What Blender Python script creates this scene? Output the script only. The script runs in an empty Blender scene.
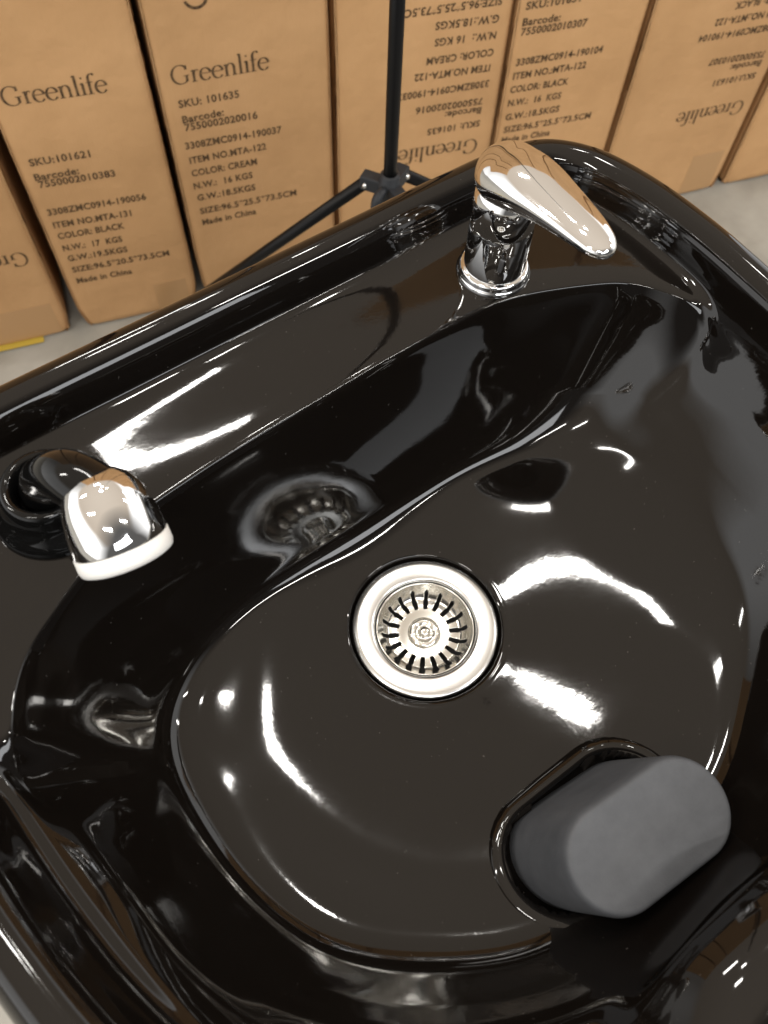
import bpy, bmesh, math, random
import numpy as np
from mathutils import Vector, Matrix

random.seed(4)
rng = np.random.default_rng(4)
scn = bpy.context.scene
COL = scn.collection

# ------------------------------------------------------------------ camera
cd = bpy.data.cameras.new("camera")
cam = bpy.data.objects.new("camera", cd)
COL.objects.link(cam)
cd.sensor_fit = 'VERTICAL'
cd.sensor_height = 36.0
cd.lens = 36.0 * 820.0 / 1024.0
cd.clip_start = 0.02
cd.clip_end = 200.0
cam.matrix_world = Matrix(((0.810, 0.502, -0.302, -0.167),
                           (-0.586, 0.719, -0.375, 0.0),
                           (0.029, 0.481, 0.876, 1.25),
                           (0, 0, 0, 1)))
_q = cam.matrix_world.to_quaternion().normalized()
cam.matrix_world = Matrix.Translation((-0.167, 0, 1.25)) @ _q.to_matrix().to_4x4()
cd.dof.use_dof = True
cd.dof.focus_distance = 0.62
cd.dof.aperture_fstop = 9.0
scn.camera = cam

# ------------------------------------------------------------------ world, lamps, exposure
scn.view_settings.view_transform = 'Standard'
scn.view_settings.look = 'None'
scn.view_settings.exposure = 0.0
scn.view_settings.gamma = 1.0
world = bpy.data.worlds.new("World")
scn.world = world
world.use_nodes = True
nt = world.node_tree
nt.nodes.clear()
wo = nt.nodes.new('ShaderNodeOutputWorld')
bg = nt.nodes.new('ShaderNodeBackground')
tc = nt.nodes.new('ShaderNodeTexCoord')
sp = nt.nodes.new('ShaderNodeSeparateXYZ')
nt.links.new(tc.outputs['Generated'], sp.inputs[0])

def wramp(src, stops):
    r = nt.nodes.new('ShaderNodeValToRGB')
    e = r.color_ramp.elements
    e[0].position, e[0].color = stops[0][0], (*stops[0][1], 1)
    e[1].position, e[1].color = stops[-1][0], (*stops[-1][1], 1)
    for p, c in stops[1:-1]:
        e.new(p).color = (*c, 1)
    nt.links.new(src, r.inputs[0])
    return r

def wmath(op, a, b=None):
    m = nt.nodes.new('ShaderNodeMath')
    m.operation = op
    for k, q in enumerate((a, b)):
        if q is None: continue
        if isinstance(q, (int, float)): m.inputs[k].default_value = q
        else: nt.links.new(q, m.inputs[k])
    return m.outputs[0]

def wmix(f, a, b):
    m = nt.nodes.new('ShaderNodeMix')
    m.data_type = 'RGBA'
    nt.links.new(f, m.inputs[0])
    nt.links.new(a, m.inputs[6])
    nt.links.new(b, m.inputs[7])
    return m.outputs[2]

# a storage hall: warm roof above, pale walls to both sides, a bright opening high in the end behind the camera
roof = wramp(sp.outputs['Z'], [(0.0, (.69, .585, .475)), (0.6, (.69, .585, .475)), (1.0, (.80, .69, .57))])
walls = wramp(wmath('ABSOLUTE', sp.outputs['X']), [(0.25, (.50, .47, .43)), (0.75, (1.8, 1.78, 1.75))])
side = wramp(sp.outputs['Z'], [(0.0, (1, 1, 1)), (0.46, (1, 1, 1)), (0.58, (0, 0, 0))])
hall = wmix(side.outputs[0], roof.outputs[0], walls.outputs[0])
far = wramp(wmath('MULTIPLY', sp.outputs['Y'], -1.0), [(0.35, (0, 0, 0)), (0.70, (1, 1, 1))])
added_dark = wramp(sp.outputs['Z'], [(0.0, (.12, .115, .11)), (1.0, (.12, .115, .11))])  # dark added to the hall's end, keeps the glaze's reflections black
end = wmix(far.outputs[0], hall, added_dark.outputs[0])
ny = wmath('MAXIMUM', wmath('MULTIPLY', sp.outputs['Y'], -1.0), 0.02)
ax_ = wmath('ABSOLUTE', wmath('ADD', wmath('DIVIDE', sp.outputs['X'], ny), 0.05))
az_ = wmath('ABSOLUTE', wmath('SUBTRACT', wmath('DIVIDE', sp.outputs['Z'], ny), 0.66))
opening = wmath('MULTIPLY', wmath('LESS_THAN', ax_, 0.42), wmath('LESS_THAN', az_, 0.17))
day = wramp(sp.outputs['Z'], [(0.0, (.97, .985, 1)), (1.0, (.97, .985, 1))])
dayl = nt.nodes.new('ShaderNodeVectorMath')
dayl.operation = 'SCALE'
nt.links.new(day.outputs[0], dayl.inputs[0])
dayl.inputs['Scale'].default_value = 7.0
nt.links.new(wmix(opening, end, dayl.outputs[0]), bg.inputs[0])
nt.links.new(bg.outputs[0], wo.inputs[0])
bg.inputs[1].default_value = 1.0

def ceiling_lamp(x, y, rz, length=1.25, width=0.13, power=27.0, z=4.0):
    ld = bpy.data.lights.new("ceiling_lamp", 'AREA')
    ld.shape = 'RECTANGLE'
    ld.size = length
    ld.size_y = width
    ld.energy = power
    ld.color = (1.0, 0.965, 0.91)
    o = bpy.data.objects.new("ceiling_lamp", ld)
    o.location = (x, y, z)
    o.rotation_euler = (0, 0, rz)
    COL.objects.link(o)
    return o

LA = math.radians(-24)
for x_, y_, l_ in ((.36, 1.10, .34), (.80, 1.66, .16), (1.34, 1.27, .12), (0.46, 2.62, .80), (5.2, .2, 1.25), (-2.3, 2.4, 1.25),
                   (-2.6, -.2, 1.25), (-1.5, -2.2, 1.25), (1.6, -2.6, 1.25), (4.2, -1.0, 1.25)):
    ceiling_lamp(x_, y_, LA, l_, .11 if l_ > .3 else .08, 44.0 * l_ / 1.25)

# ------------------------------------------------------------------ materials
def mat(name, color, rough=0.5, metal=0.0, spec=0.5, coat=0.0):
    m = bpy.data.materials.new(name)
    m.use_nodes = True
    b = m.node_tree.nodes['Principled BSDF']
    b.inputs['Base Color'].default_value = (*color, 1)
    b.inputs['Roughness'].default_value = rough
    b.inputs['Metallic'].default_value = metal
    b.inputs['Specular IOR Level'].default_value = spec
    b.inputs['Coat Weight'].default_value = coat
    return m

def N(m, t, **kw):
    n = m.node_tree.nodes.new(t)
    for k, v in kw.items():
        setattr(n, k, v)
    return n

def LK(m, a, b):
    m.node_tree.links.new(a, b)

def noise(m, scale, detail=3.0, rough=0.55):
    n = N(m, 'ShaderNodeTexNoise')
    n.inputs['Scale'].default_value = scale
    n.inputs['Detail'].default_value = detail
    n.inputs['Roughness'].default_value = rough
    t = N(m, 'ShaderNodeTexCoord')
    LK(m, t.outputs['Object'], n.inputs['Vector'])
    return n

def ramp2(m, src, stops):
    r = N(m, 'ShaderNodeValToRGB')
    e = r.color_ramp.elements
    e[0].position, e[0].color = stops[0][0], (*stops[0][1], 1)
    e[1].position, e[1].color = stops[-1][0], (*stops[-1][1], 1)
    for p, c in stops[1:-1]:
        x = e.new(p)
        x.color = (*c, 1)
    LK(m, src, r.inputs[0])
    return r

def bump(m, src, dist, strength=1.0):
    b = N(m, 'ShaderNodeBump')
    b.inputs['Distance'].default_value = dist
    b.inputs['Strength'].default_value = strength
    LK(m, src, b.inputs['Height'])
    return b

def bsdf(m):
    return m.node_tree.nodes['Principled BSDF']

# black glazed bowl: dust specks and a faintly wavy glaze
M_GLAZE = mat("black_glaze", (0.0048, 0.0037, 0.0030), 0.035)
n1 = noise(M_GLAZE, 420.0, 1.0)
r1 = ramp2(M_GLAZE, n1.outputs['Fac'], [(0.0, (0.0048, 0.0037, 0.0030)), (0.77, (0.0048, 0.0037, 0.0030)), (0.81, (0.05, 0.046, 0.042))])
LK(M_GLAZE, r1.outputs[0], bsdf(M_GLAZE).inputs['Base Color'])
n2 = noise(M_GLAZE, 13.0, 0.0)
n3 = noise(M_GLAZE, 130.0, 2.0)
b1 = bump(M_GLAZE, n2.outputs['Fac'], 0.00028)
b2 = bump(M_GLAZE, n3.outputs['Fac'], 0.000018)
LK(M_GLAZE, b1.outputs[0], b2.inputs['Normal'])
LK(M_GLAZE, b2.outputs[0], bsdf(M_GLAZE).inputs['Normal'])
n4 = noise(M_GLAZE, 9.0, 4.0)
r4 = ramp2(M_GLAZE, n4.outputs['Fac'], [(0.35, (0.03, 0.03, 0.03)), (0.75, (0.07, 0.07, 0.07))])
LK(M_GLAZE, r4.outputs[0], bsdf(M_GLAZE).inputs['Roughness'])

M_CHROME = mat("chrome", (0.86, 0.86, 0.86), 0.045, 1.0)
M_STEEL = mat("brushed_steel", (0.76, 0.765, 0.765), 0.26, 1.0)
M_STEEL_IN = mat("polished_steel", (0.74, 0.73, 0.69), 0.16, 1.0)
M_DARK = mat("drain_shade_black", (0.006, 0.006, 0.006), 0.6)
M_WHITE = mat("white_plastic", (0.82, 0.81, 0.78), 0.35)
M_BLKPL = mat("black_plastic", (0.004, 0.004, 0.004), 0.07, spec=0.32)

M_RUB = mat("grey_rubber", (0.085, 0.089, 0.099), 0.58, spec=0.4)
n5 = noise(M_RUB, 30.0, 7.0, .68)
r5 = ramp2(M_RUB, n5.outputs['Fac'], [(0.3, (0.060, 0.0645, 0.073)), (0.7, (0.088, 0.0935, 0.104))])
LK(M_RUB, r5.outputs[0], bsdf(M_RUB).inputs['Base Color'])
n6 = noise(M_RUB, 900.0, 2.0)
b6 = bump(M_RUB, n6.outputs['Fac'], 0.0001)
LK(M_RUB, b6.outputs[0], bsdf(M_RUB).inputs['Normal'])

M_CARD = mat("cardboard", (0.58, 0.38, 0.21), 0.75, spec=0.25)
n7 = noise(M_CARD, 5.0, 5.0)
r7 = ramp2(M_CARD, n7.outputs['Fac'], [(0.22, (0.45, 0.256, 0.116)), (0.5, (0.54, 0.314, 0.146)), (0.78, (0.60, 0.356, 0.172))])
oi = N(M_CARD, 'ShaderNodeObjectInfo')
hsv = N(M_CARD, 'ShaderNodeHueSaturation')
mr = N(M_CARD, 'ShaderNodeMapRange')
mr.inputs['To Min'].default_value = .90
mr.inputs['To Max'].default_value = 1.06
LK(M_CARD, oi.outputs['Random'], mr.inputs['Value'])
LK(M_CARD, mr.outputs[0], hsv.inputs['Value'])
LK(M_CARD, r7.outputs[0], hsv.inputs['Color'])
LK(M_CARD, hsv.outputs[0], bsdf(M_CARD).inputs['Base Color'])
n8 = noise(M_CARD, 14.0, 3.0)
wv = N(M_CARD, 'ShaderNodeTexWave')
wv.inputs['Scale'].default_value = 60.0
wv.inputs['Distortion'].default_value = 1.0
tcc = N(M_CARD, 'ShaderNodeTexCoord')
LK(M_CARD, tcc.outputs['Object'], wv.inputs['Vector'])
b7 = bump(M_CARD, n8.outputs['Fac'], 0.006)
b8 = bump(M_CARD, wv.outputs['Fac'], 0.00006)
LK(M_CARD, b7.outputs[0], b8.inputs['Normal'])
LK(M_CARD, b8.outputs[0], bsdf(M_CARD).inputs['Normal'])
M_INK = mat("brown_black_ink", (0.060, 0.036, 0.020), 0.7, spec=0.2)
n9 = noise(M_INK, 160.0, 3.0)
r9 = ramp2(M_INK, n9.outputs['Fac'], [(0.35, (0.055, 0.033, 0.018)), (0.75, (0.20, 0.12, 0.06))])
LK(M_INK, r9.outputs[0], bsdf(M_INK).inputs['Base Color'])
M_TAPE = mat("packing_tape", (0.46, 0.27, 0.125), 0.30)
M_STAND = mat("black_powder_coat", (0.004, 0.004, 0.0045), 0.38, spec=0.2)
M_STANDP = mat("dark_grey_plastic", (0.020, 0.022, 0.026), 0.5, spec=.3)

M_FLOOR = mat("concrete", (0.42, 0.40, 0.37), 0.55)
n10 = noise(M_FLOOR, 6.0, 6.0)
r10 = ramp2(M_FLOOR, n10.outputs['Fac'], [(0.28, (0.22, 0.212, 0.185)), (0.5, (0.32, 0.31, 0.275)), (0.72, (0.40, 0.39, 0.355))])
LK(M_FLOOR, r10.outputs[0], bsdf(M_FLOOR).inputs['Base Color'])
M_YEL = mat("yellow_paint", (0.50, 0.36, 0.05), 0.6)

# ------------------------------------------------------------------ helpers
def link(name, me, m=None, parent=None, smooth=True):
    o = bpy.data.objects.new(name, me)
    COL.objects.link(o)
    if m is not None and len(me.materials) == 0:
        me.materials.append(m)
    if smooth:
        me.polygons.foreach_set('use_smooth', [True] * len(me.polygons))
    if parent is not None:
        o.parent = parent
        o.matrix_parent_inverse = Matrix.Translation(parent.matrix_basis.translation).inverted() if parent.rotation_euler.z == 0 else parent.matrix_basis.inverted()
    return o

def mesh(name, verts, faces):
    me = bpy.data.meshes.new(name)
    me.from_pydata([tuple(map(float, v)) for v in verts], [], faces)
    me.update()
    return me

def from_bm(name, bm):
    me = bpy.data.meshes.new(name)
    bmesh.ops.recalc_face_normals(bm, faces=bm.faces)
    bm.to_mesh(me)
    bm.free()
    return me

def thing(name, label, cat, loc=(0, 0, 0), rz=0.0, group=None):
    o = bpy.data.objects.new(name, None)
    o.empty_display_size = 0.05
    o.location = loc
    o.rotation_euler = (0, 0, rz)
    COL.objects.link(o)
    tag(o, label, cat, group)
    return o

def tag(o, label=None, cat=None, group=None, kind=None):
    if label: o['label'] = label
    if cat: o['category'] = cat
    if group: o['group'] = group
    if kind: o['kind'] = kind

def grid_faces(nr, nc, closed=True, flip=False):
    f = []
    for i in range(nr - 1):
        for j in range(nc if closed else nc - 1):
            a, b = i * nc + j, i * nc + (j + 1) % nc
            c, d = (i + 1) * nc + (j + 1) % nc, (i + 1) * nc + j
            f.append((a, d, c, b) if flip else (a, b, c, d))
    return f

def lathe(profile, n=64, center=(0, 0, 0), axis=(0, 0, 1)):
    """profile: list of (r, h) along the axis."""
    ax = Vector(axis).normalized()
    rot = Vector((0, 0, 1)).rotation_difference(ax).to_matrix()
    V = []
    for r, h in profile:
        for j in range(n):
            a = 2 * math.pi * j / n
            V.append(Vector(center) + rot @ Vector((r * math.cos(a), r * math.sin(a), h)))
    return V, grid_faces(len(profile), n)

def lathe_mesh(name, profile, n=64, center=(0, 0, 0), axis=(0, 0, 1)):
    V, F = lathe(profile, n, center, axis)
    return mesh(name, V, F)

def spline(P, sub=8):
    """Catmull-Rom through rows of P (open)."""
    P = np.asarray(P, float)
    E = np.vstack([2 * P[0] - P[1], P, 2 * P[-1] - P[-2]])
    out = []
    for i in range(1, len(E) - 2):
        p0, p1, p2, p3 = E[i - 1], E[i], E[i + 1], E[i + 2]
        for k in range(sub):
            t = k / sub
            out.append(0.5 * (2 * p1 + (p2 - p0) * t + (2 * p0 - 5 * p1 + 4 * p2 - p3) * t * t + (3 * p1 - p0 - 3 * p2 + p3) * t ** 3))
    out.append(P[-1])
    return np.array(out)

def tube_mesh(name, pts, radii, n=24, sub=1, cap=True):
    pts = np.asarray(pts, float)
    D = np.column_stack([pts, radii])
    if sub > 1:
        D = spline(D, sub)
    V = []
    up = Vector((0, 0, 1))
    prev = None
    for i in range(len(D)):
        p = Vector(D[i, :3])
        d = Vector(D[min(i + 1, len(D) - 1), :3]) - Vector(D[max(i - 1, 0), :3])
        d.normalize()
        if prev is None:
            x = d.orthogonal().normalized()
        else:
            x = (prev - d * prev.dot(d)).normalized()
        prev = x
        y = d.cross(x)
        for j in range(n):
            a = 2 * math.pi * j / n
            V.append(p + (x * math.cos(a) + y * math.sin(a)) * max(D[i, 3], 1e-5))
    F = grid_faces(len(D), n)
    if cap:
        F.append(tuple(range(n))[::-1])
        F.append(tuple(range((len(D) - 1) * n, len(D) * n)))
    return mesh(name, V, F)

def box_bm(bm, x0, x1, y0, y1, z0, z1, bev=0.0, seg=2):
    r = bmesh.ops.create_cube(bm, size=1.0)
    for v in r['verts']:
        v.co = Vector((x0 + (v.co.x + .5) * (x1 - x0), y0 + (v.co.y + .5) * (y1 - y0), z0 + (v.co.z + .5) * (z1 - z0)))
    if bev:
        es = list({e for v in r['verts'] for e in v.link_edges})
        bmesh.ops.bevel(bm, geom=es, offset=bev, segments=seg, affect='EDGES', profile=0.5)

# ------------------------------------------------------------------ the setting: concrete floor
me = mesh("floor", [(-30, -30, 0), (30, -30, 0), (30, 30, 0), (-30, 30, 0)], [(0, 1, 2, 3)])
fl = link("floor", me, M_FLOOR, smooth=False)
tag(fl, kind='structure')
me = mesh("floor_marking", [(-2.5, 1.985, .004), (-.055, 1.212, .004), (-.04, 1.257, .004), (-2.5, 2.03, .004)], [(0, 1, 2, 3)])
fm = link("floor_marking", me, M_YEL, smooth=False)
tag(fm, kind='structure')

# ------------------------------------------------------------------ the wash basin
# plan contours of the right half (x >= 0) from the neck side (front) to the back, mirrored to the left
OC = np.array([0.0, 0.15])           # pole of the polar mesh: the drain
NT = 720
TH = np.linspace(-math.pi / 2, math.pi * 1.5, NT, endpoint=False)

def closed(half, sub=14):
    h = np.array(half, float)
    left = h[::-1].copy()
    left[:, 0] *= -1
    pts = np.vstack([h, left[1:-1]])
    n = len(pts)
    ext = np.vstack([pts[-2:], pts, pts[:3]])
    out = []
    for i in range(2, n + 2):
        p0, p1, p2, p3 = ext[i - 1], ext[i], ext[i + 1], ext[i + 2]
        # centripetal Catmull-Rom
        d1 = max(np.linalg.norm(p1 - p0), 1e-6) ** .5
        d2 = max(np.linalg.norm(p2 - p1), 1e-6) ** .5
        d3 = max(np.linalg.norm(p3 - p2), 1e-6) ** .5
        m1 = (p1 - p0) / d1 - (p2 - p0) / (d1 + d2) + (p2 - p1) / d2
        m2 = (p2 - p1) / d2 - (p3 - p1) / (d2 + d3) + (p3 - p2) / d3
        m1, m2 = m1 * d2, m2 * d2
        for k in range(sub):
            t = k / sub
            out.append((2 * t ** 3 - 3 * t * t + 1) * p1 + (t ** 3 - 2 * t * t + t) * m1 + (-2 * t ** 3 + 3 * t * t) * p2 + (t ** 3 - t * t) * m2)
    return np.array(out)

def polar(poly):
    """radius of a closed plan curve seen from the drain at each angle TH"""
    d = poly - OC
    a = np.unwrap(np.arctan2(d[:, 1], d[:, 0]))
    r = np.hypot(d[:, 0], d[:, 1])
    if a[-1] < a[0]:
        a, r = a[::-1], r[::-1]
    o = np.argsort(a)
    a, r = a[o], r[o]
    a3 = np.concatenate([a - 2 * math.pi, a, a + 2 * math.pi])
    r3 = np.concatenate([r, r, r])
    return np.interp(TH, a3, r3)

def smooth_per(x, w):
    k = np.hanning(2 * w + 3)[1:-1]
    k /= k.sum()
    e = np.concatenate([x[-w:], x, x[:w]])
    return np.convolve(e, k, 'valid')

def inset(poly, off):
    d = np.roll(poly, -1, 0) - np.roll(poly, 1, 0)
    d /= np.linalg.norm(d, axis=1)[:, None]
    nrm = np.column_stack([-d[:, 1], d[:, 0]])    # inward for a counter-clockwise curve
    return poly + nrm * off

OUTER = closed([(0, -.178), (.06, -.177), (.13, -.163), (.20, -.12), (.255, -.055), (.290, .02), (.306, .09), (.314, .17),
                (.317, .24), (.312, .30), (.298, .345), (.270, .376), (.235, .3865), (.18, .389), (.09, .389), (0, .389)])
ARC = closed([(0, -.093), (.045, -.098), (.10, -.088), (.16, -.055), (.209, -.008), (.238, .05), (.248, .11), (.2545, .15), (.2650, .181),
              (.2555, .200), (.2440, .222), (.2290, .240), (.190, .262), (.150, .277), (.105, .282), (.05, .284), (0, .284)])
ARC = ARC + np.column_stack([0 * ARC[:, 0] + .004, .03 * ARC[:, 0] - .0065 * np.clip((ARC[:, 1] - .20) / .05, 0, 1)])
FLOOR_EDGE = closed([(0, -.066), (.05, -.061), (.09, -.048), (.125, -.026), (.174, .016), (.196, .073), (.199, .130), (.190, .180), (.156, .214),
                     (.105, .233), (.05, .239), (0, .240)])
FLOOR_IN = closed([(0, -.012), (.05, -.008), (.095, .016), (.126, .055), (.137, .095), (.138, .135), (.130, .166), (.112, .194),
                   (.085, .212), (.04, .219), (0, .220)])
rO = {k: polar(inset(OUTER, k)) for k in (-.004, 0, .002, .0045, .010, .016, .022, .027, .031, .0335, .0350, .0365, .0385, .0425, .0465, .030)}
rA, rF, rI = polar(ARC), smooth_per(polar(FLOOR_EDGE), 16), smooth_per(polar(FLOOR_IN), 24)

tip_ang = math.atan2(.181 - OC[1], .265)
dang = np.abs(((TH - math.pi / 2 + math.pi) % (2 * math.pi)) - math.pi)     # angle from the back
half_open = math.pi / 2 - tip_ang
# 1 on the deck (between the two tips), 0 on the side and front walls
DK = 1 / (1 + np.exp((dang - half_open) / 0.018))
# how strongly the neck dip acts (front)
fx = OC[0] + rO[0] * np.cos(TH)
fy = OC[1] + rO[0] * np.sin(TH)
NK = np.where(fy < 0, np.exp(-(fx / .085) ** 4), 0.0)
NK = smooth_per(NK, 8)

def mix(a, b, w):
    return a * (1 - w) + b * w

rD = rO[.0365]
front = smooth_per(np.clip((.02 - fy) / .12, 0, 1), 10)
rim_dip = -.052 * NK
rings = []          # (radius array, height array)
def ring(r, z):
    rings.append((np.asarray(r) + np.zeros(NT), np.asarray(z) + np.zeros(NT)))

ZD = .815
ring(rO[.030], .700)
ring(rO[0], .765 + rim_dip)
ring(rO[0], .822 + rim_dip)
ring(rO[.0045], .836 + rim_dip)
ring(rO[.010], .8425 + rim_dip)
ring(rO[.016], .845 + rim_dip)
ring(rO[.022], .8445 + rim_dip)
ring(rO[.027], .8415 + rim_dip)
ring(rO[.031], .8365 + rim_dip * .95)
ring(rO[.0335], .829 + rim_dip * .8)
# foot of the rim wall: fillet on to the deck, or on down the bowl wall
zw = .800 - .010 * front
ring(mix(rO[.0385], rO[.0350], DK), mix(zw + .012, ZD + .0075, DK))
ring(mix(rO[.0425], rO[.0365], DK), mix(zw + .004, ZD + .0022, DK))
rdeck = mix(rO[.030] - .0195, rO[.0425], DK)
rdeck = np.maximum(rdeck, rA + .0055)
ring(rdeck, mix(zw - .0005, ZD, DK))
ring(mix(rA + .0035, np.minimum(rA * 1.0 + .0075, rdeck - .0015), DK), mix(zw - .0100, ZD, DK))
ring(rA + .0022, mix(zw - .0120, ZD - .0008, DK))
ring(rA, mix(zw - .0155, ZD - .0040, DK))
# towards the front the narrow ledge dies out into one plain sweep
plain = smooth_per(np.clip((.03 - fy) / .09, 0, 1), 12)
plain = np.maximum(plain, (1 - DK) * np.clip((np.cos(TH) - .2) / .3, 0, 1))
plain = smooth_per(plain, 12)
rt_, zt_ = rings[9]
rb_, zb_ = mix(rA, rF, .10), zw - .030
for q in range(10, len(rings)):
    r_, z_ = rings[q]
    u_ = (q - 9) / (len(rings) - 9)
    rings[q] = (mix(r_, mix(rt_, rb_, u_ ** 1.25), plain), mix(z_, mix(zt_, zb_, u_ ** .92), plain))
# the neck dip: the rim becomes one broad rounded roll
nq = len(rings) - 2
for q in range(2, len(rings)):
    ph = math.radians(4 + 150 * (q - 2) / (nq - 1 + 1e-9))
    rn = (.274 + .037 * math.cos(ph)) / np.maximum(np.abs(np.sin(TH)), .35)
    zn = .768 + .037 * math.sin(ph) + 0 * TH
    r_, z_ = rings[q]
    rings[q] = (mix(r_, rn, NK), mix(z_, zn, NK))
# the bowl wall: steep under the deck, a flatter sweep at the sides and front
def soft(w): return 1 / (1 + np.exp((dang - half_open * .97) / w))
D4_ = smooth_per(soft(.045), 6)
zf = mix(.715 - .008 * front + .010 * np.cos(TH) * (1 - front), .692, D4_)
zb0 = rings[-1][1]
rA_soft = smooth_per(smooth_per(rA, 18), 18)
cw = mix(.20, .16, D4_) + .62 * np.exp(-((dang - math.radians(70)) / math.radians(11)) ** 2) * (np.cos(TH) > 0)
for u_ in (.13, .30, .48, .66, .84):
    ra_ = mix(rA, rA_soft, min(1.0, u_ * 2.2))
    ring(mix(ra_, rF, u_), zb0 + (zf - zb0) * (u_ + cw * u_ * (1 - u_)))
ring(rF, zf)
ZC, KC = .6740, .93
zi = ZC + KC * rI ** 2
ring(mix(rF, rI, .36), mix(zf, zi, .47))
ring(mix(rF, rI, .70), mix(zf, zi, .785))
ring(rI, zi)
rm_ = mix(rI, .0650, .5)
ring(rm_, ZC + KC * rm_ ** 2)
ring(.0645, ZC + KC * .0645 ** 2)
ring(.0592, .6770)
ring(.0572, .6758)
ring(.0562, .6725)
ring(.0552, .6700)
ring(.0530, .6690)
ring(.0420, .6685)
ring(.0400, .6660)
ring(.0400, .6200)

CR = np.stack([np.stack([a, b], 1) for a, b in rings])       # rings x angle x (r,z)
K = 7
prof = []
nR = len(CR)
for i in range(nR - 1):
    p1, p2 = CR[i], CR[i + 1]
    p0 = CR[i - 1] if i > 0 else 2 * p1 - p2
    p3 = CR[i + 2] if i + 2 < nR else 2 * p2 - p1
    L = lambda u, v: np.maximum(np.linalg.norm(u - v, axis=1, keepdims=True), 1e-5) ** .5
    d1, d2, d3 = L(p1, p0), L(p2, p1), L(p3, p2)
    m1 = ((p1 - p0) / d1 - (p2 - p0) / (d1 + d2) + (p2 - p1) / d2) * d2
    m2 = ((p2 - p1) / d2 - (p3 - p1) / (d2 + d3) + (p3 - p2) / d3) * d2
    for k in range(K):
        t = k / K
        prof.append((2 * t ** 3 - 3 * t * t + 1) * p1 + (t ** 3 - 2 * t * t + t) * m1 + (-2 * t ** 3 + 3 * t * t) * p2 + (t ** 3 - t * t) * m2)
prof.append(CR[-1])
prof = np.array(prof)
# relax the floor and lower wall so the glaze runs without ripples
i0 = 18 * K
i1 = len(prof) - 1 - 8 * K
def relax(z, n):
    for _ in range(n):
        z[i0 + 1:i1] = z[i0 + 1:i1] * .5 + .25 * (z[i0:i1 - 1] + z[i0 + 2:i1 + 1])
rr_, zz_ = prof[:, :, 0].copy(), prof[:, :, 1].copy()
relax(rr_, 40); relax(zz_, 40)
prof[:, :, 0], prof[:, :, 1] = rr_, zz_
for i in range(i0, i1):
    wgt = min(1.0, (i - i0) / (2.5 * K), (i1 - i) / (1.0 * K))
    prof[i, :, 1] = mix(prof[i, :, 1], smooth_per(prof[i, :, 1], 40), wgt)
    prof[i, :, 0] = mix(prof[i, :, 0], smooth_per(prof[i, :, 0], 24), wgt * .8)
# even out the angular direction a little so the corners read as cast, not cut
for i in range(len(prof)):
    prof[i, :, 0] = smooth_per(prof[i, :, 0], 5)
    prof[i, :, 1] = smooth_per(prof[i, :, 1], 5)
BX = OC[0] + prof[:, :, 0] * np.cos(TH)
BY = OC[1] + prof[:, :, 0] * np.sin(TH)
BZ = prof[:, :, 1]
basin = thing("wash_basin", "glossy black ceramic hair-wash basin with chrome mixer tap and steel drain", "wash basin", (0, 0.15, 0.62))
BZ0 = BZ.copy()
def in_stadium(x, y, cx, cy, a, b):
    return np.hypot(np.maximum(np.abs(x - cx) - (a - b), 0), y - cy) < b
BZ = np.where(in_stadium(BX, BY, -.004, -.026, .0592, .0322) & (BZ > .66), BZ - .022, BZ)
V = np.stack([BX.ravel(), BY.ravel(), BZ.ravel()], 1)
me = mesh("bowl", V, grid_faces(len(prof), NT, True, False))
bowl = link("bowl", me, M_GLAZE, basin)

inner = slice(16 * K, None)
_sx, _sy, _sz = BX[inner].ravel(), BY[inner].ravel(), BZ0[inner].ravel()
def zsurf(x, y):
    d = (_sx - x) ** 2 + (_sy - y) ** 2
    i = np.argpartition(d, 6)[:6]
    w = 1 / (d[i] + 1e-8)
    return float((w * _sz[i]).sum() / w.sum())

ped = lathe_mesh("pedestal", [(.20, .004), (.20, .03), (.19, .05), (.10, .09), (.085, .30), (.09, .52), (.14, .62), (.17, .640)], 64, (0, .15, 0))
link("pedestal", ped, M_BLKPL, basin)

# ---- drain: steel flange > strainer basket, knob
dz = .6720
me = lathe_mesh("drain_flange", [(.0545, dz - .001), (.0545, dz + .0012), (.0535, dz + .0024), (.050, dz + .0030), (.041, dz + .0026),
                                 (.0388, dz + .0020), (.0378, dz + .0008), (.0372, dz - .003), (.0372, dz - .040), (.025, dz - .045)], 96, (0, .15, 0))
flange = link("drain_flange", me, M_STEEL, basin)
me = lathe_mesh("drain_shade_disc", [(.0370, dz - .022), (.0001, dz - .0225)], 48, (0, .15, 0))
link("drain_shadow_cup", me, M_DARK, flange)  # near-black disc painted as the shade below the strainer slots
# strainer: cup with 18 slots cut as real openings
NA, cells = 18 * 14, []
rad = [0.0, .004, .008, .0125] + list(np.linspace(.0170, .0368, 34))
def cup_z(r):
    if r < .0275: return dz - .0125 + .0004 * math.cos(r * 300)
    u = (r - .0275) / (.0368 - .0275)
    return dz - .0125 + .0120 * u ** 1.4
V, F = [], []
for r in rad:
    for j in range(NA):
        a = 2 * math.pi * j / NA
        V.append((r * math.cos(a), .15 + r * math.sin(a), cup_z(r)))
for i in range(len(rad) - 1):
    for j in range(NA):
        rm = (rad[i] + rad[i + 1]) / 2
        am = ((j + .5) % 14) / 14 - .5
        lat = am * (2 * math.pi / 18) * rm
        rr = min(max(rm, .0208), .0318)
        if math.hypot(lat, rm - rr) < .00165:
            continue
        F.append((i * NA + j, i * NA + (j + 1) % NA, (i + 1) * NA + (j + 1) % NA, (i + 1) * NA + j))
me = mesh("strainer_basket", V, F)
bm = bmesh.new(); bm.from_mesh(me)
bmesh.ops.remove_doubles(bm, verts=bm.verts, dist=1e-5)
bm.to_mesh(me); bm.free()
st = link("strainer_basket", me, M_STEEL_IN, flange)
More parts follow.
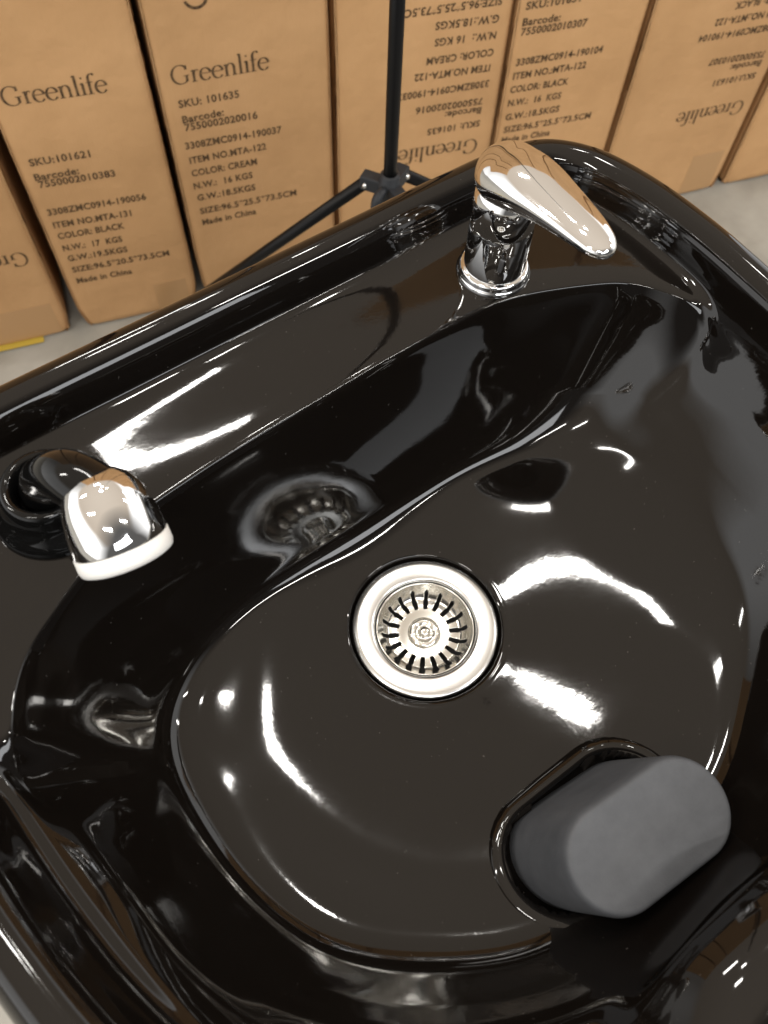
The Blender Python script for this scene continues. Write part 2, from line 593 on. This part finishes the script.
sm = st.modifiers.new("thick", 'SOLIDIFY'); sm.thickness = .0009; sm.offset = -1
kz = dz - .0120
me = lathe_mesh("strainer_knob", [(.0125, kz), (.0122, kz + .0012), (.0100, kz + .0026), (.0075, kz + .0028), (.0066, kz + .0012), (.0045, kz + .0010),
                                  (.0040, kz + .0042), (.0028, kz + .0056), (.0001, kz + .0058)], 48, (0, .15, 0))
link("strainer_knob", me, M_STEEL_IN, flange)

# ---- mixer tap: body > base ring, lever
fx0, fy0, fz0 = .165, .303, .8150
me = lathe_mesh("tap", [(.0228, fz0 + .006), (.0222, fz0 + .009), (.0220, fz0 + .044), (.0216, fz0 + .0445), (.0216, fz0 + .0460), (.0220, fz0 + .0465),
                        (.0220, fz0 + .060), (.0214, fz0 + .070), (.015, fz0 + .077), (.0001, fz0 + .079)], 80, (fx0, fy0, 0))
tap = link("tap", me, M_CHROME, basin)
me = lathe_mesh("base_ring", [(.0268, fz0 - .002), (.0270, fz0 + .0016), (.0262, fz0 + .0030), (.0256, fz0 + .0034), (.0256, fz0 + .0050), (.0252, fz0 + .0068), (.0240, fz0 + .0080), (.0222, fz0 + .0084), (.0205, fz0 + .0080)],
                80, (fx0, fy0, 0))
link("base_ring", me, M_CHROME, tap)
# lever: rounded cap over the body running out into a flattened paddle towards the bowl
LV = [(-.0245, .0008, .0008, .0000), (-.0235, .0075, .0075, .0000), (-.020, .0135, .0130, .0005), (-.012, .0200, .0180, .0010), (-.002, .0228, .0200, .0015), (.010, .0232, .0195, .0022),
      (.024, .0222, .0165, .0030), (.040, .0196, .0128, .0030), (.058, .0168, .0096, .0018), (.074, .0142, .0076, -.0004), (.086, .0112, .0060, -.0030),
      (.0925, .0072, .0044, -.0048), (.0950, .0035, .0024, -.0056), (.0956, .0004, .0004, -.0058)]
LVs = spline(LV, 7)
V = []
nL = 56
la = math.radians(-5)      # the paddle points out over the bowl
for d, w, h, dzz in LVs:
    for j in range(nL):
        a = 2 * math.pi * j / nL
        ca, sa = math.cos(a), math.sin(a)
        sgn = lambda q, p: math.copysign(abs(q) ** p, q)
        lx = max(w, 1e-4) * sgn(ca, .92)
        lz = max(h, 1e-4) * sgn(sa, .92) * (1.0 if sa > 0 else .78)
        ly = -d
        V.append((fx0 + lx * math.cos(la) - ly * math.sin(la), fy0 + lx * math.sin(la) + ly * math.cos(la), fz0 + .0790 + dzz + lz + max(d, 0) * .215))
me = mesh("lever", V, grid_faces(len(LVs), nL, True, True))
link("lever", me, M_CHROME, tap)

# ---- moulded collar for the hand shower
hx, hy = -.176, .303
me = lathe_mesh("hose_collar", [(.0365, ZD - .002), (.0360, ZD + .002), (.0345, ZD + .0055), (.0320, ZD + .0085), (.0285, ZD + .0125), (.0262, ZD + .0185), (.0250, ZD + .0235), (.0232, ZD + .0262), (.0205, ZD + .0270),
                                (.0180, ZD + .0255), (.0165, ZD + .0200), (.0160, ZD + .0050)], 80, (hx, hy, 0))
link("hose_collar", me, M_BLKPL, basin)

# ---- oval socket lip in the front of the bowl, round the rubber block
def stadium(cx, cy, a, b, n=96, rot=0.0, e=2.6):
    out = []
    for j in range(n):
        t = 2 * math.pi * j / n
        # straight sides with round ends
        L_ = a - b
        c, s = math.cos(t), math.sin(t)
        per = 4 * L_ + 2 * math.pi * b
        q = (t / (2 * math.pi)) * per
        if q < L_: x, y = b + L_ - b + 0 * q, 0
        out.append(q)
    res = []
    for q in out:
        L_ = a - b
        half = math.pi * b
        if q < half:
            th = -math.pi / 2 + q / b
            x, y = L_ + b * math.cos(th), b * math.sin(th)
        elif q < half + 2 * L_:
            x, y = L_ - (q - half), b
        elif q < 2 * half + 2 * L_:
            th = math.pi / 2 + (q - half - 2 * L_) / b
            x, y = -L_ + b * math.cos(th), b * math.sin(th)
        else:
            x, y = -L_ + (q - 2 * half - 2 * L_), -b
        res.append((x, y))
    r = np.array(res)
    c, s = math.cos(rot), math.sin(rot)
    return np.column_stack([cx + r[:, 0] * c - r[:, 1] * s, cy + r[:, 0] * s + r[:, 1] * c])

sb = (0.000, -.026)
V = []
prof_lip = [(.0110, -.003), (.0095, -.0003), (.0070, .0010), (.0045, .0017), (.0022, .0018), (.0006, .0008), (-.0002, -.002), (-.0010, -.014), (-.012, -.016)]
nS = 160
zr = np.array([zsurf(*p) for p in stadium(sb[0] - .004, sb[1], .0610, .0340, nS)])
zr = smooth_per(zr, 8)
for o_, h_ in prof_lip:
    P = stadium(sb[0] - .004, sb[1], .0610 + o_, .0340 + o_, nS)
    for j in range(nS):
        V.append((P[j, 0], P[j, 1], (zr[j] if o_ < .006 else .5 * zr[j] + .5 * zsurf(*P[j])) + h_))
me = mesh("socket_lip", V, grid_faces(len(prof_lip), nS, True, False))
link("socket_lip", me, M_GLAZE, basin)

# ------------------------------------------------------------------ rubber block
V = []
sec = [(0.00, 1.00, .0), (.30, 1.00, .0), (.80, .985, 0), (.93, .975, .0), (.965, .965, .0006), (.985, .945, .0014), (.996, .915, .0026), (1.0, .880, .0042)]
A0, A1 = Vector((0.000, -.027, .672)), Vector((.0085, -.0465, .7500))
for h, s_, ins in sec:
    c = A0.lerp(A1, h)
    P = stadium(0, 0, .0585 * (1 - .03 * h) - ins, .0325 * (1 - .06 * h) - ins if ins < .02 else .0325 * .94 - ins * .98, 120, math.radians(-4))
    for p in P:
        # top face is square to the block's own axis
        V.append(c + Vector((p[0], p[1], .16 * p[1] - .05 * p[0])))
F = grid_faces(len(sec), 120)
F.append(tuple(range((len(sec) - 1) * 120, len(sec) * 120)))
me = mesh("rubber_block", V, F)
rb = link("rubber_block", me, M_RUB)
tag(rb, "matte grey rubber block with rounded ends set in an oval socket inside the black basin", "rubber block")

# ------------------------------------------------------------------ hand shower, resting in its collar
hs = thing("hand_shower", "chrome dome hand shower with white rim resting in its black collar on the basin", "hand shower", (hx, hy, .83))
ax = Vector((-.13, -.70, -.69)).normalized()
hc = Vector((-.1560, .2345, .8660))        # centre of the rim plane, roughly
me = lathe_mesh("shower_head", [(.0001, -.0350), (.006, -.0345), (.0118, -.0325), (.0165, -.0287), (.0201, -.0230), (.0227, -.0160), (.0241, -.0080), (.0248, -.0010), (.0250, .0045), (.0247, .0056)], 80, hc, ax)
sh = link("shower_head", me, M_CHROME, hs)
me = lathe_mesh("spray_rim", [(.0243, .0056), (.0254, .0060), (.0256, .0125), (.0250, .0148), (.0230, .0158), (.0001, .0150)], 80, hc, ax)
link("spray_rim", me, M_WHITE, hs)
back = hc - ax * .020
me = tube_mesh("handle", [(hx, hy, .824), (hx + .002, hy - .004, .842), (hx + .006, hy - .016, .862), (hx + .014, hy - .034, .880), tuple(back)],
               [.0150, .0148, .0146, .0150, .0165], 40, 6)
link("handle", me, M_BLKPL, hs)

# ------------------------------------------------------------------ cardboard boxes
ROW0 = Vector((0.0, 1.208, 0.0))
RA = math.atan(-0.311)
RC = math.cos(RA)

PEN = math.radians(18)
def glyph_strokes(ch):
    def arc(cx, cy, rx, ry, a0, a1, n=18):
        return [(cx + rx * math.cos(math.radians(a0 + (a1 - a0) * i / n)), cy + ry * math.sin(math.radians(a0 + (a1 - a0) * i / n))) for i in range(n + 1)]
    s = 1.0
    if ch == 'G':
        return 1.55, [arc(.76, .75, .66, .76, 48, 322, 30), [(1.22, .62), (1.22, .14)], [(.98, .63), (1.44, .63)], [(1.20, 1.46), (1.235, 1.10)]]
    if ch == 'r':
        return .66, [[(.22, .03), (.22, .96)], [(.02, .03), (.46, .03)], [(.03, .88), (.24, .97)], [(.24, .68)] + arc(.50, .70, .24, .26, 150, 75, 6), [(.52, .90), (.60, .88)]]
    if ch == 'e':
        return .96, [arc(.48, .49, .40, .50, 8, 325, 26), [(.12, .57), (.84, .57)]]
    if ch == 'n':
        return 1.10, [[(.22, .03), (.22, .96)], [(.02, .03), (.42, .03)], [(.03, .88), (.24, .97)], [(.24, .70)] + arc(.54, .66, .28, .33, 150, 0, 14) + [(.82, .03)], [(.63, .03), (1.02, .03)]]
    if ch == 'l':
        return .50, [[(.24, .03), (.24, 1.62)], [(.03, .03), (.45, .03)], [(.05, 1.56), (.26, 1.63)]]
    if ch == 'i':
        return .50, [[(.24, .03), (.24, .96)], [(.03, .03), (.45, .03)], [(.05, .88), (.26, .97)], [(.17, 1.36), (.31, 1.36)], [(.17, 1.40), (.31, 1.40)], [(.19, 1.32), (.29, 1.32)]]
    if ch == 'f':
        return .60, [[(.24, .03), (.24, 1.22)] + arc(.50, 1.24, .26, .37, 180, 50, 12), [(.03, .03), (.47, .03)], [(.03, .96), (.54, .96)], [(.63, 1.53), (.70, 1.49)]]
    return .4, []

def serif_word(word):
    V, F, x, lay = [], [], 0.0, 0
    for ch in word:
        adv, strokes = glyph_strokes(ch)
        for st_ in strokes:
            lay += 1
            b0 = len(V)
            P = [Vector((a, b)) for a, b in st_]
            for i, p in enumerate(P):
                d = (P[min(i + 1, len(P) - 1)] - P[max(i - 1, 0)]).normalized()
                ang = math.atan2(d.y, d.x)
                w = .030 + .072 * abs(math.sin(ang - PEN * .3)) ** 1.3
                n_ = Vector((-d.y, d.x)) * w
                V.append((x + p.x + n_.x, p.y + n_.y, lay * .00001))
                V.append((x + p.x - n_.x, p.y - n_.y, lay * .00001))
            for i in range(len(P) - 1):
                F.append((b0 + 2 * i, b0 + 2 * i + 1, b0 + 2 * i + 3, b0 + 2 * i + 2))
        x += adv
    return np.array(V), F, x

def sans_word(text):
    cu = bpy.data.curves.new("lettering", 'FONT')
    cu.body = text
    cu.size = 1.0
    cu.offset = 0.028
    cu.space_character = 1.06
    cu.resolution_u = 3
    ob = bpy.data.objects.new("lettering", cu)
    COL.objects.link(ob)
    dg = bpy.context.evaluated_depsgraph_get()
    dg.update()
    m_ = bpy.data.meshes.new_from_object(ob.evaluated_get(dg))
    V = np.array([v.co for v in m_.vertices])
    F = [tuple(p.vertices) for p in m_.polygons]
    bpy.data.objects.remove(ob)
    bpy.data.curves.remove(cu)
    bpy.data.meshes.remove(m_)
    return V, F

class Print:
    """lines printed on the front of a box, in the box's own frame (x along the face, z up, front at y = 0)"""
    def __init__(self): self.V, self.F = [], []
    def add(self, V, F):
        b = len(self.V)
        self.V += [tuple(v) for v in V]
        self.F += [tuple(i + b for i in f) for f in F]
    def line(self, text, x0, z0, x1, z1, cap, bx):
        """baseline from (x0,z0) to (x1,z1): x are world X of the row, right to left means upside down"""
        p = np.array([(x0 - bx) / RC, z0]); q = np.array([(x1 - bx) / RC, z1])
        d = q - p
        W = np.linalg.norm(d); d = d / W
        up = np.array([-d[1], d[0]])
        if text == 'Greenlife':
            V, F, adv = serif_word(text)
            sx, sy, lift = W / (adv - .1), cap / 1.5, .0006
            x = V[:, 0] * sx; y = V[:, 1] * sy; l = V[:, 2]
        else:
            V, F = sans_word(text)
            mn, mx = V[:, 0].min(), V[:, 0].max()
            sx, sy, lift = W / (mx - mn), cap / .73, .0006
            x = (V[:, 0] - mn) * sx; y = V[:, 1] * sy; l = 0 * x
        X = p[0] + d[0] * x + up[0] * y
        Z = p[1] + d[1] * x + up[1] * y
        self.add(np.column_stack([X, -lift - l, Z]), F)

T1 = [('Greenlife', 0.042, 0.472, 0.184, 0.468), ('SKU:101621', 0.044, 0.370, 0.133, 0.367), ('Barcode:', 0.043, 0.343, 0.109, 0.341),
      ('7550002010383', 0.045, 0.329, 0.160, 0.324), ('3308ZMC0914-190056', 0.041, 0.274, 0.196, 0.268), ('ITEM NO.MTA-131', 0.042, 0.247, 0.166, 0.241),
      ('COLOR: BLACK', 0.042, 0.223, 0.149, 0.218), ('N.W.:  17  KGS', 0.042, 0.196, 0.139, 0.191), ('G.W.:19.5KGS', 0.043, 0.172, 0.142, 0.166),
      ('SIZE:96.5*20.5*73.5CM', 0.043, 0.145, 0.209, 0.138), ('Made in China', 0.043, 0.118, 0.138, 0.114)]
T2 = [('Greenlife', 0.275, 0.460, 0.419, 0.460), ('SKU: 101635', 0.278, 0.422, 0.370, 0.422), ('Barcode:', 0.279, 0.395, 0.343, 0.396),
      ('7550002020016', 0.280, 0.381, 0.394, 0.380), ('3308ZMC0914-190037', 0.275, 0.348, 0.430, 0.346), ('ITEM NO.MTA-122', 0.277, 0.320, 0.402, 0.320),
      ('COLOR: CREAM', 0.276, 0.295, 0.384, 0.294), ('N.W.:  16 KGS', 0.275, 0.269, 0.374, 0.269), ('G.W.:18.5KGS', 0.277, 0.244, 0.376, 0.243),
      ('SIZE:96.5*25.5*73.5CM', 0.277, 0.215, 0.446, 0.214), ('Made in China', 0.277, 0.190, 0.372, 0.191)]
T3 = [('SIZE:96.5*25.5*73.5CM', 0.790, 0.508, 0.618, 0.513), ('G.W.:18.5KGS', 0.789, 0.480, 0.683, 0.485), ('N.W.:  16 KGS', 0.788, 0.453, 0.684, 0.458),
      ('COLOR: CREAM', 0.788, 0.424, 0.673, 0.428), ('ITEM NO.MTA-122', 0.786, 0.397, 0.654, 0.403), ('3308ZMC0914-190037', 0.788, 0.368, 0.626, 0.373),
      ('Barcode:', 0.781, 0.318, 0.714, 0.322), ('7550002020016', 0.781, 0.336, 0.660, 0.341), ('SKU: 101635', 0.782, 0.292, 0.684, 0.294), ('Greenlife', 0.783, 0.254, 0.634, 0.261)]
T4 = [('SKU:101631', 0.830, 0.483, 0.924, 0.482), ('Barcode:', 0.829, 0.457, 0.895, 0.455), ('7550002010307', 0.829, 0.441, 0.946, 0.438), ('3308ZMC0914-190104', 0.830, 0.388, 0.989, 0.384),
      ('ITEM NO.:MTA-122', 0.829, 0.363, 0.964, 0.360), ('COLOR: BLACK', 0.828, 0.338, 0.937, 0.334), ('N.W.:  16  KGS', 0.828, 0.312, 0.929, 0.308), ('G.W.:18.5KGS', 0.828, 0.284, 0.932, 0.281),
      ('SIZE:96.5*25.5*73.5CM', 0.829, 0.258, 1.001, 0.253), ('Made in China', 0.828, 0.236, 0.924, 0.233)]
T5 = [('COLOR: BLACK', 1.342, 0.432, 1.228, 0.431), ('ITEM NO.:MTA-122', 1.338, 0.404, 1.200, 0.406), ('3308ZMC0914-190104', 1.341, 0.377, 1.178, 0.380), ('7550002010307', 1.338, 0.324, 1.220, 0.328),
      ('Barcode:', 1.338, 0.306, 1.272, 0.308), ('SKU:101631', 1.338, 0.281, 1.248, 0.281), ('Greenlife', 1.341, 0.222, 1.196, 0.222)]
T0 = [('Greenlife', -0.016, 0.212, -0.160, 0.212)]

def cardboard_box(x0, x1, label, lines, seed, height=1.72, depth=.80, tape=None, push=0.0, emblem=None):  # unseen upper height added for brown reflections in chrome and glaze
    w = (x1 - x0) / RC
    o = Vector((x0, ROW0.y + math.tan(RA) * x0, 0.0))
    nrm = Vector((-math.sin(RA), math.cos(RA), 0))
    root = thing("cardboard_box", label, "cardboard box", o + nrm * push, RA, "tall cardboard boxes standing in a row behind the basin")
    r_ = random.Random(seed)
    # section through the carton: flat front that rolls off into soft, slightly bowed corners
    def side_pts(L, n):
        e = [0.0, .003, .007, .012, .018, .026]
        return e + [L * k / n for k in range(1, n) if .05 < L * k / n < L - .05] + [L - q for q in e[::-1]]
    def roll(d): return .0085 * max(0.0, 1 - d / .020) ** 2.2
    loop = []
    for x in side_pts(w, 6): loop.append((x, roll(min(x, w - x)), 0, -1))
    for y in side_pts(depth, 8)[1:-1]: loop.append((w - roll(min(y, depth - y)) * .6, y, 1, 0))
    for x in side_pts(w, 6)[::-1]: loop.append((x, depth - roll(min(x, w - x)), 0, 1))
    for y in side_pts(depth, 8)[1:-1][::-1]: loop.append((roll(min(y, depth - y)) * .6, y, -1, 0))
    zs = [.002, .005, .010, .018, .030, .05] + [height * k / 30 for k in range(2, 30)] + [height - .02, height - .006, height]
    ph = [r_.uniform(0, 6.28) for _ in range(8)]
    VV = []
    for z in zs:
        ins = .006 * max(0, 1 - z / .012) ** 2 + .006 * max(0, 1 - (height - z) / .012) ** 2
        for x, y, nx_, ny_ in loop:
            wob = .0018 * math.sin(z * 6 + ph[0] + nx_ * 2) + .0008 * math.sin(z * 19 + ph[1])
            cr = math.exp(-(z / .035) ** 2)                       # crushed foot at the corners
            dx = min(x, w - x)
            cx_ = cr * .006 * math.exp(-(dx / .02) ** 2) * (1 if x < w / 2 else -1) * (1 + .6 * math.sin(ph[2] + 3 * x))
            VV.append((x + cx_ + nx_ * (-abs(wob) - ins), y - ny_ * ins + (cr * .003 * math.exp(-(dx / .025) ** 2) if ny_ < 0 else 0), z))
    nl = len(loop)
    FF = grid_faces(len(zs), nl)
    FF.append(tuple(range(nl))[::-1])
    FF.append(tuple(range((len(zs) - 1) * nl, len(zs) * nl)))
    me = mesh("carton", VV, FF)
    c = bpy.data.objects.new("carton", me); COL.objects.link(c)
    me.materials.append(M_CARD)
    me.polygons.foreach_set('use_smooth', [True] * len(me.polygons))
    c.parent = root
    kind_of = lambda t: "brand_lettering" if t == 'Greenlife' else ("stock_number_lettering" if t[0] in 'SB' and 'SIZE' not in t or t[0] == '7' else "shipping_lettering")
    for nm in ("brand_lettering", "stock_number_lettering", "shipping_lettering"):
        pr = Print()
        for t in lines:
            if kind_of(t[0]) != nm: continue
            pr.line(t[0], *t[1:], .029 if t[0] == 'Greenlife' else .0128, x0)
        if nm == "brand_lettering" and emblem:
            ex, ez, er = emblem
            A = [math.radians(200 + 160 * k / 20) for k in range(21)]
            p = bpy.data.objects.new("printed_emblem", mesh("printed_emblem", [(ex + (er + q) * math.cos(a), -.0006, ez + (er + q) * math.sin(a)) for a in A for q in (-.0022, .0022)], [(2 * k, 2 * k + 1, 2 * k + 3, 2 * k + 2) for k in range(20)]))
            COL.objects.link(p); p.data.materials.append(M_INK); p.parent = root
        if pr.V:
            p = bpy.data.objects.new(nm, mesh(nm, pr.V, pr.F)); COL.objects.link(p)
            p.data.materials.append(M_INK); p.parent = root
    if tape:
        bm = bmesh.new()
        a, b, h = tape
        box_bm(bm, a, b, -.00035, .05, .010, h, .0)
        p = bpy.data.objects.new("packing_tape", from_bm("packing_tape", bm)); COL.objects.link(p)
        p.data.materials.append(M_TAPE); p.parent = root
    return root

cardboard_box(-.330, .0035, "leftmost cardboard box with only the start of its inverted brand name in view", T0, 1, tape=(.21, .330, .085))
cardboard_box(.0230, .2445, "cardboard box printed with upright SKU 101621 and colour black", T1, 2, tape=(.150, .212, .075))
cardboard_box(.2525, .5155, "cardboard box with upright lettering reading colour cream and SKU 101635", T2, 3, emblem=(.080, .584, .0165))
cardboard_box(.5230, .8135, "cardboard box behind the black stand pole with upside down colour cream lettering", T3, 4, push=.004)
cardboard_box(.8165, 1.0590, "cardboard box with upright colour black lettering directly behind the tap", T4, 5)
cardboard_box(1.0680, 1.3680, "cardboard box with upside down SKU 101631 lettering right of the tap", T5, 6, tape=(.215, .292, .105))
cardboard_box(1.3840, 1.7000, "rightmost cardboard box, plain and mostly cut off by the picture edge", [], 7)

# ------------------------------------------------------------------ light stand
hub = Vector((.398, .731, .484))
ls = thing("light_stand", "slim black tripod light stand between the basin and the cardboard boxes", "light stand", (hub.x, hub.y, 0))
link("pole", tube_mesh("pole", [(hub.x, hub.y, .20), (hub.x, hub.y, 1.05)], [.0090, .0090], 24), M_STAND, ls)
link("upper_pole", tube_mesh("upper_pole", [(hub.x, hub.y, 1.04), (hub.x, hub.y, 1.9)], [.009, .009], 24), M_STAND, ls)
col_ = link("collar", lathe_mesh("collar", [(.0095, -.030), (.0125, -.029), (.0130, -.006), (.0155, -.005), (.0155, .012), (.0135, .013), (.0135, .022), (.0095, .024)], 32, hub), M_STANDP, ls)
LEG_ON = [Vector((.273, .939, .25)), Vector((.52, .792, .392)), Vector((.36, .43, .15))]
azs = [math.atan2(.208, -.125), math.atan2(.055, .116), math.atan2(-.95, -.1)]
for i, az in enumerate(azs):
    d = Vector((math.cos(az), math.sin(az), 0)); s_ = Vector((-math.sin(az), math.cos(az), 0))
    p0 = hub + d * .030 + Vector((0, 0, .004))
    p1 = LEG_ON[i]
    p1 = p0 + (p1 - p0) * ((p0.z - .012) / (p0.z - p1.z))
    lg = link("leg", tube_mesh("leg", [p0, p1], [.0088, .0088], 20), M_STAND, ls)
    link("foot", tube_mesh("foot", [p1 + (p0 - p1).normalized() * .03, p1], [.0115, .0120], 20), M_STANDP, lg)
    # hinge bracket on the collar
    bm = bmesh.new()
    box_bm(bm, 0.009, .041, -.0095, .0095, -.009, .012, .002)
    Mx = Matrix.Translation(hub) @ Matrix.Rotation(az, 4, 'Z')
    bm.transform(Mx)
    br = link("hinge_bracket", from_bm("hinge_bracket", bm), M_STANDP, ls, smooth=False)
    link("rivet", tube_mesh("rivet", [hub + d * .033 - s_ * .0125, hub + d * .033 + s_ * .0125], [.0030, .0030], 12), M_STEEL, br)
# clamp lever hanging from the collar
d = Vector((math.cos(math.radians(205)), math.sin(math.radians(205)), 0))
link("clamp_lever", tube_mesh("clamp_lever", [hub + d * .018 + Vector((0, 0, .010)), hub + d * .036 + Vector((0, 0, .004)), hub + d * .042 + Vector((0, 0, -.030))], [.006, .0075, .0048], 14, 4), M_STANDP, ls)
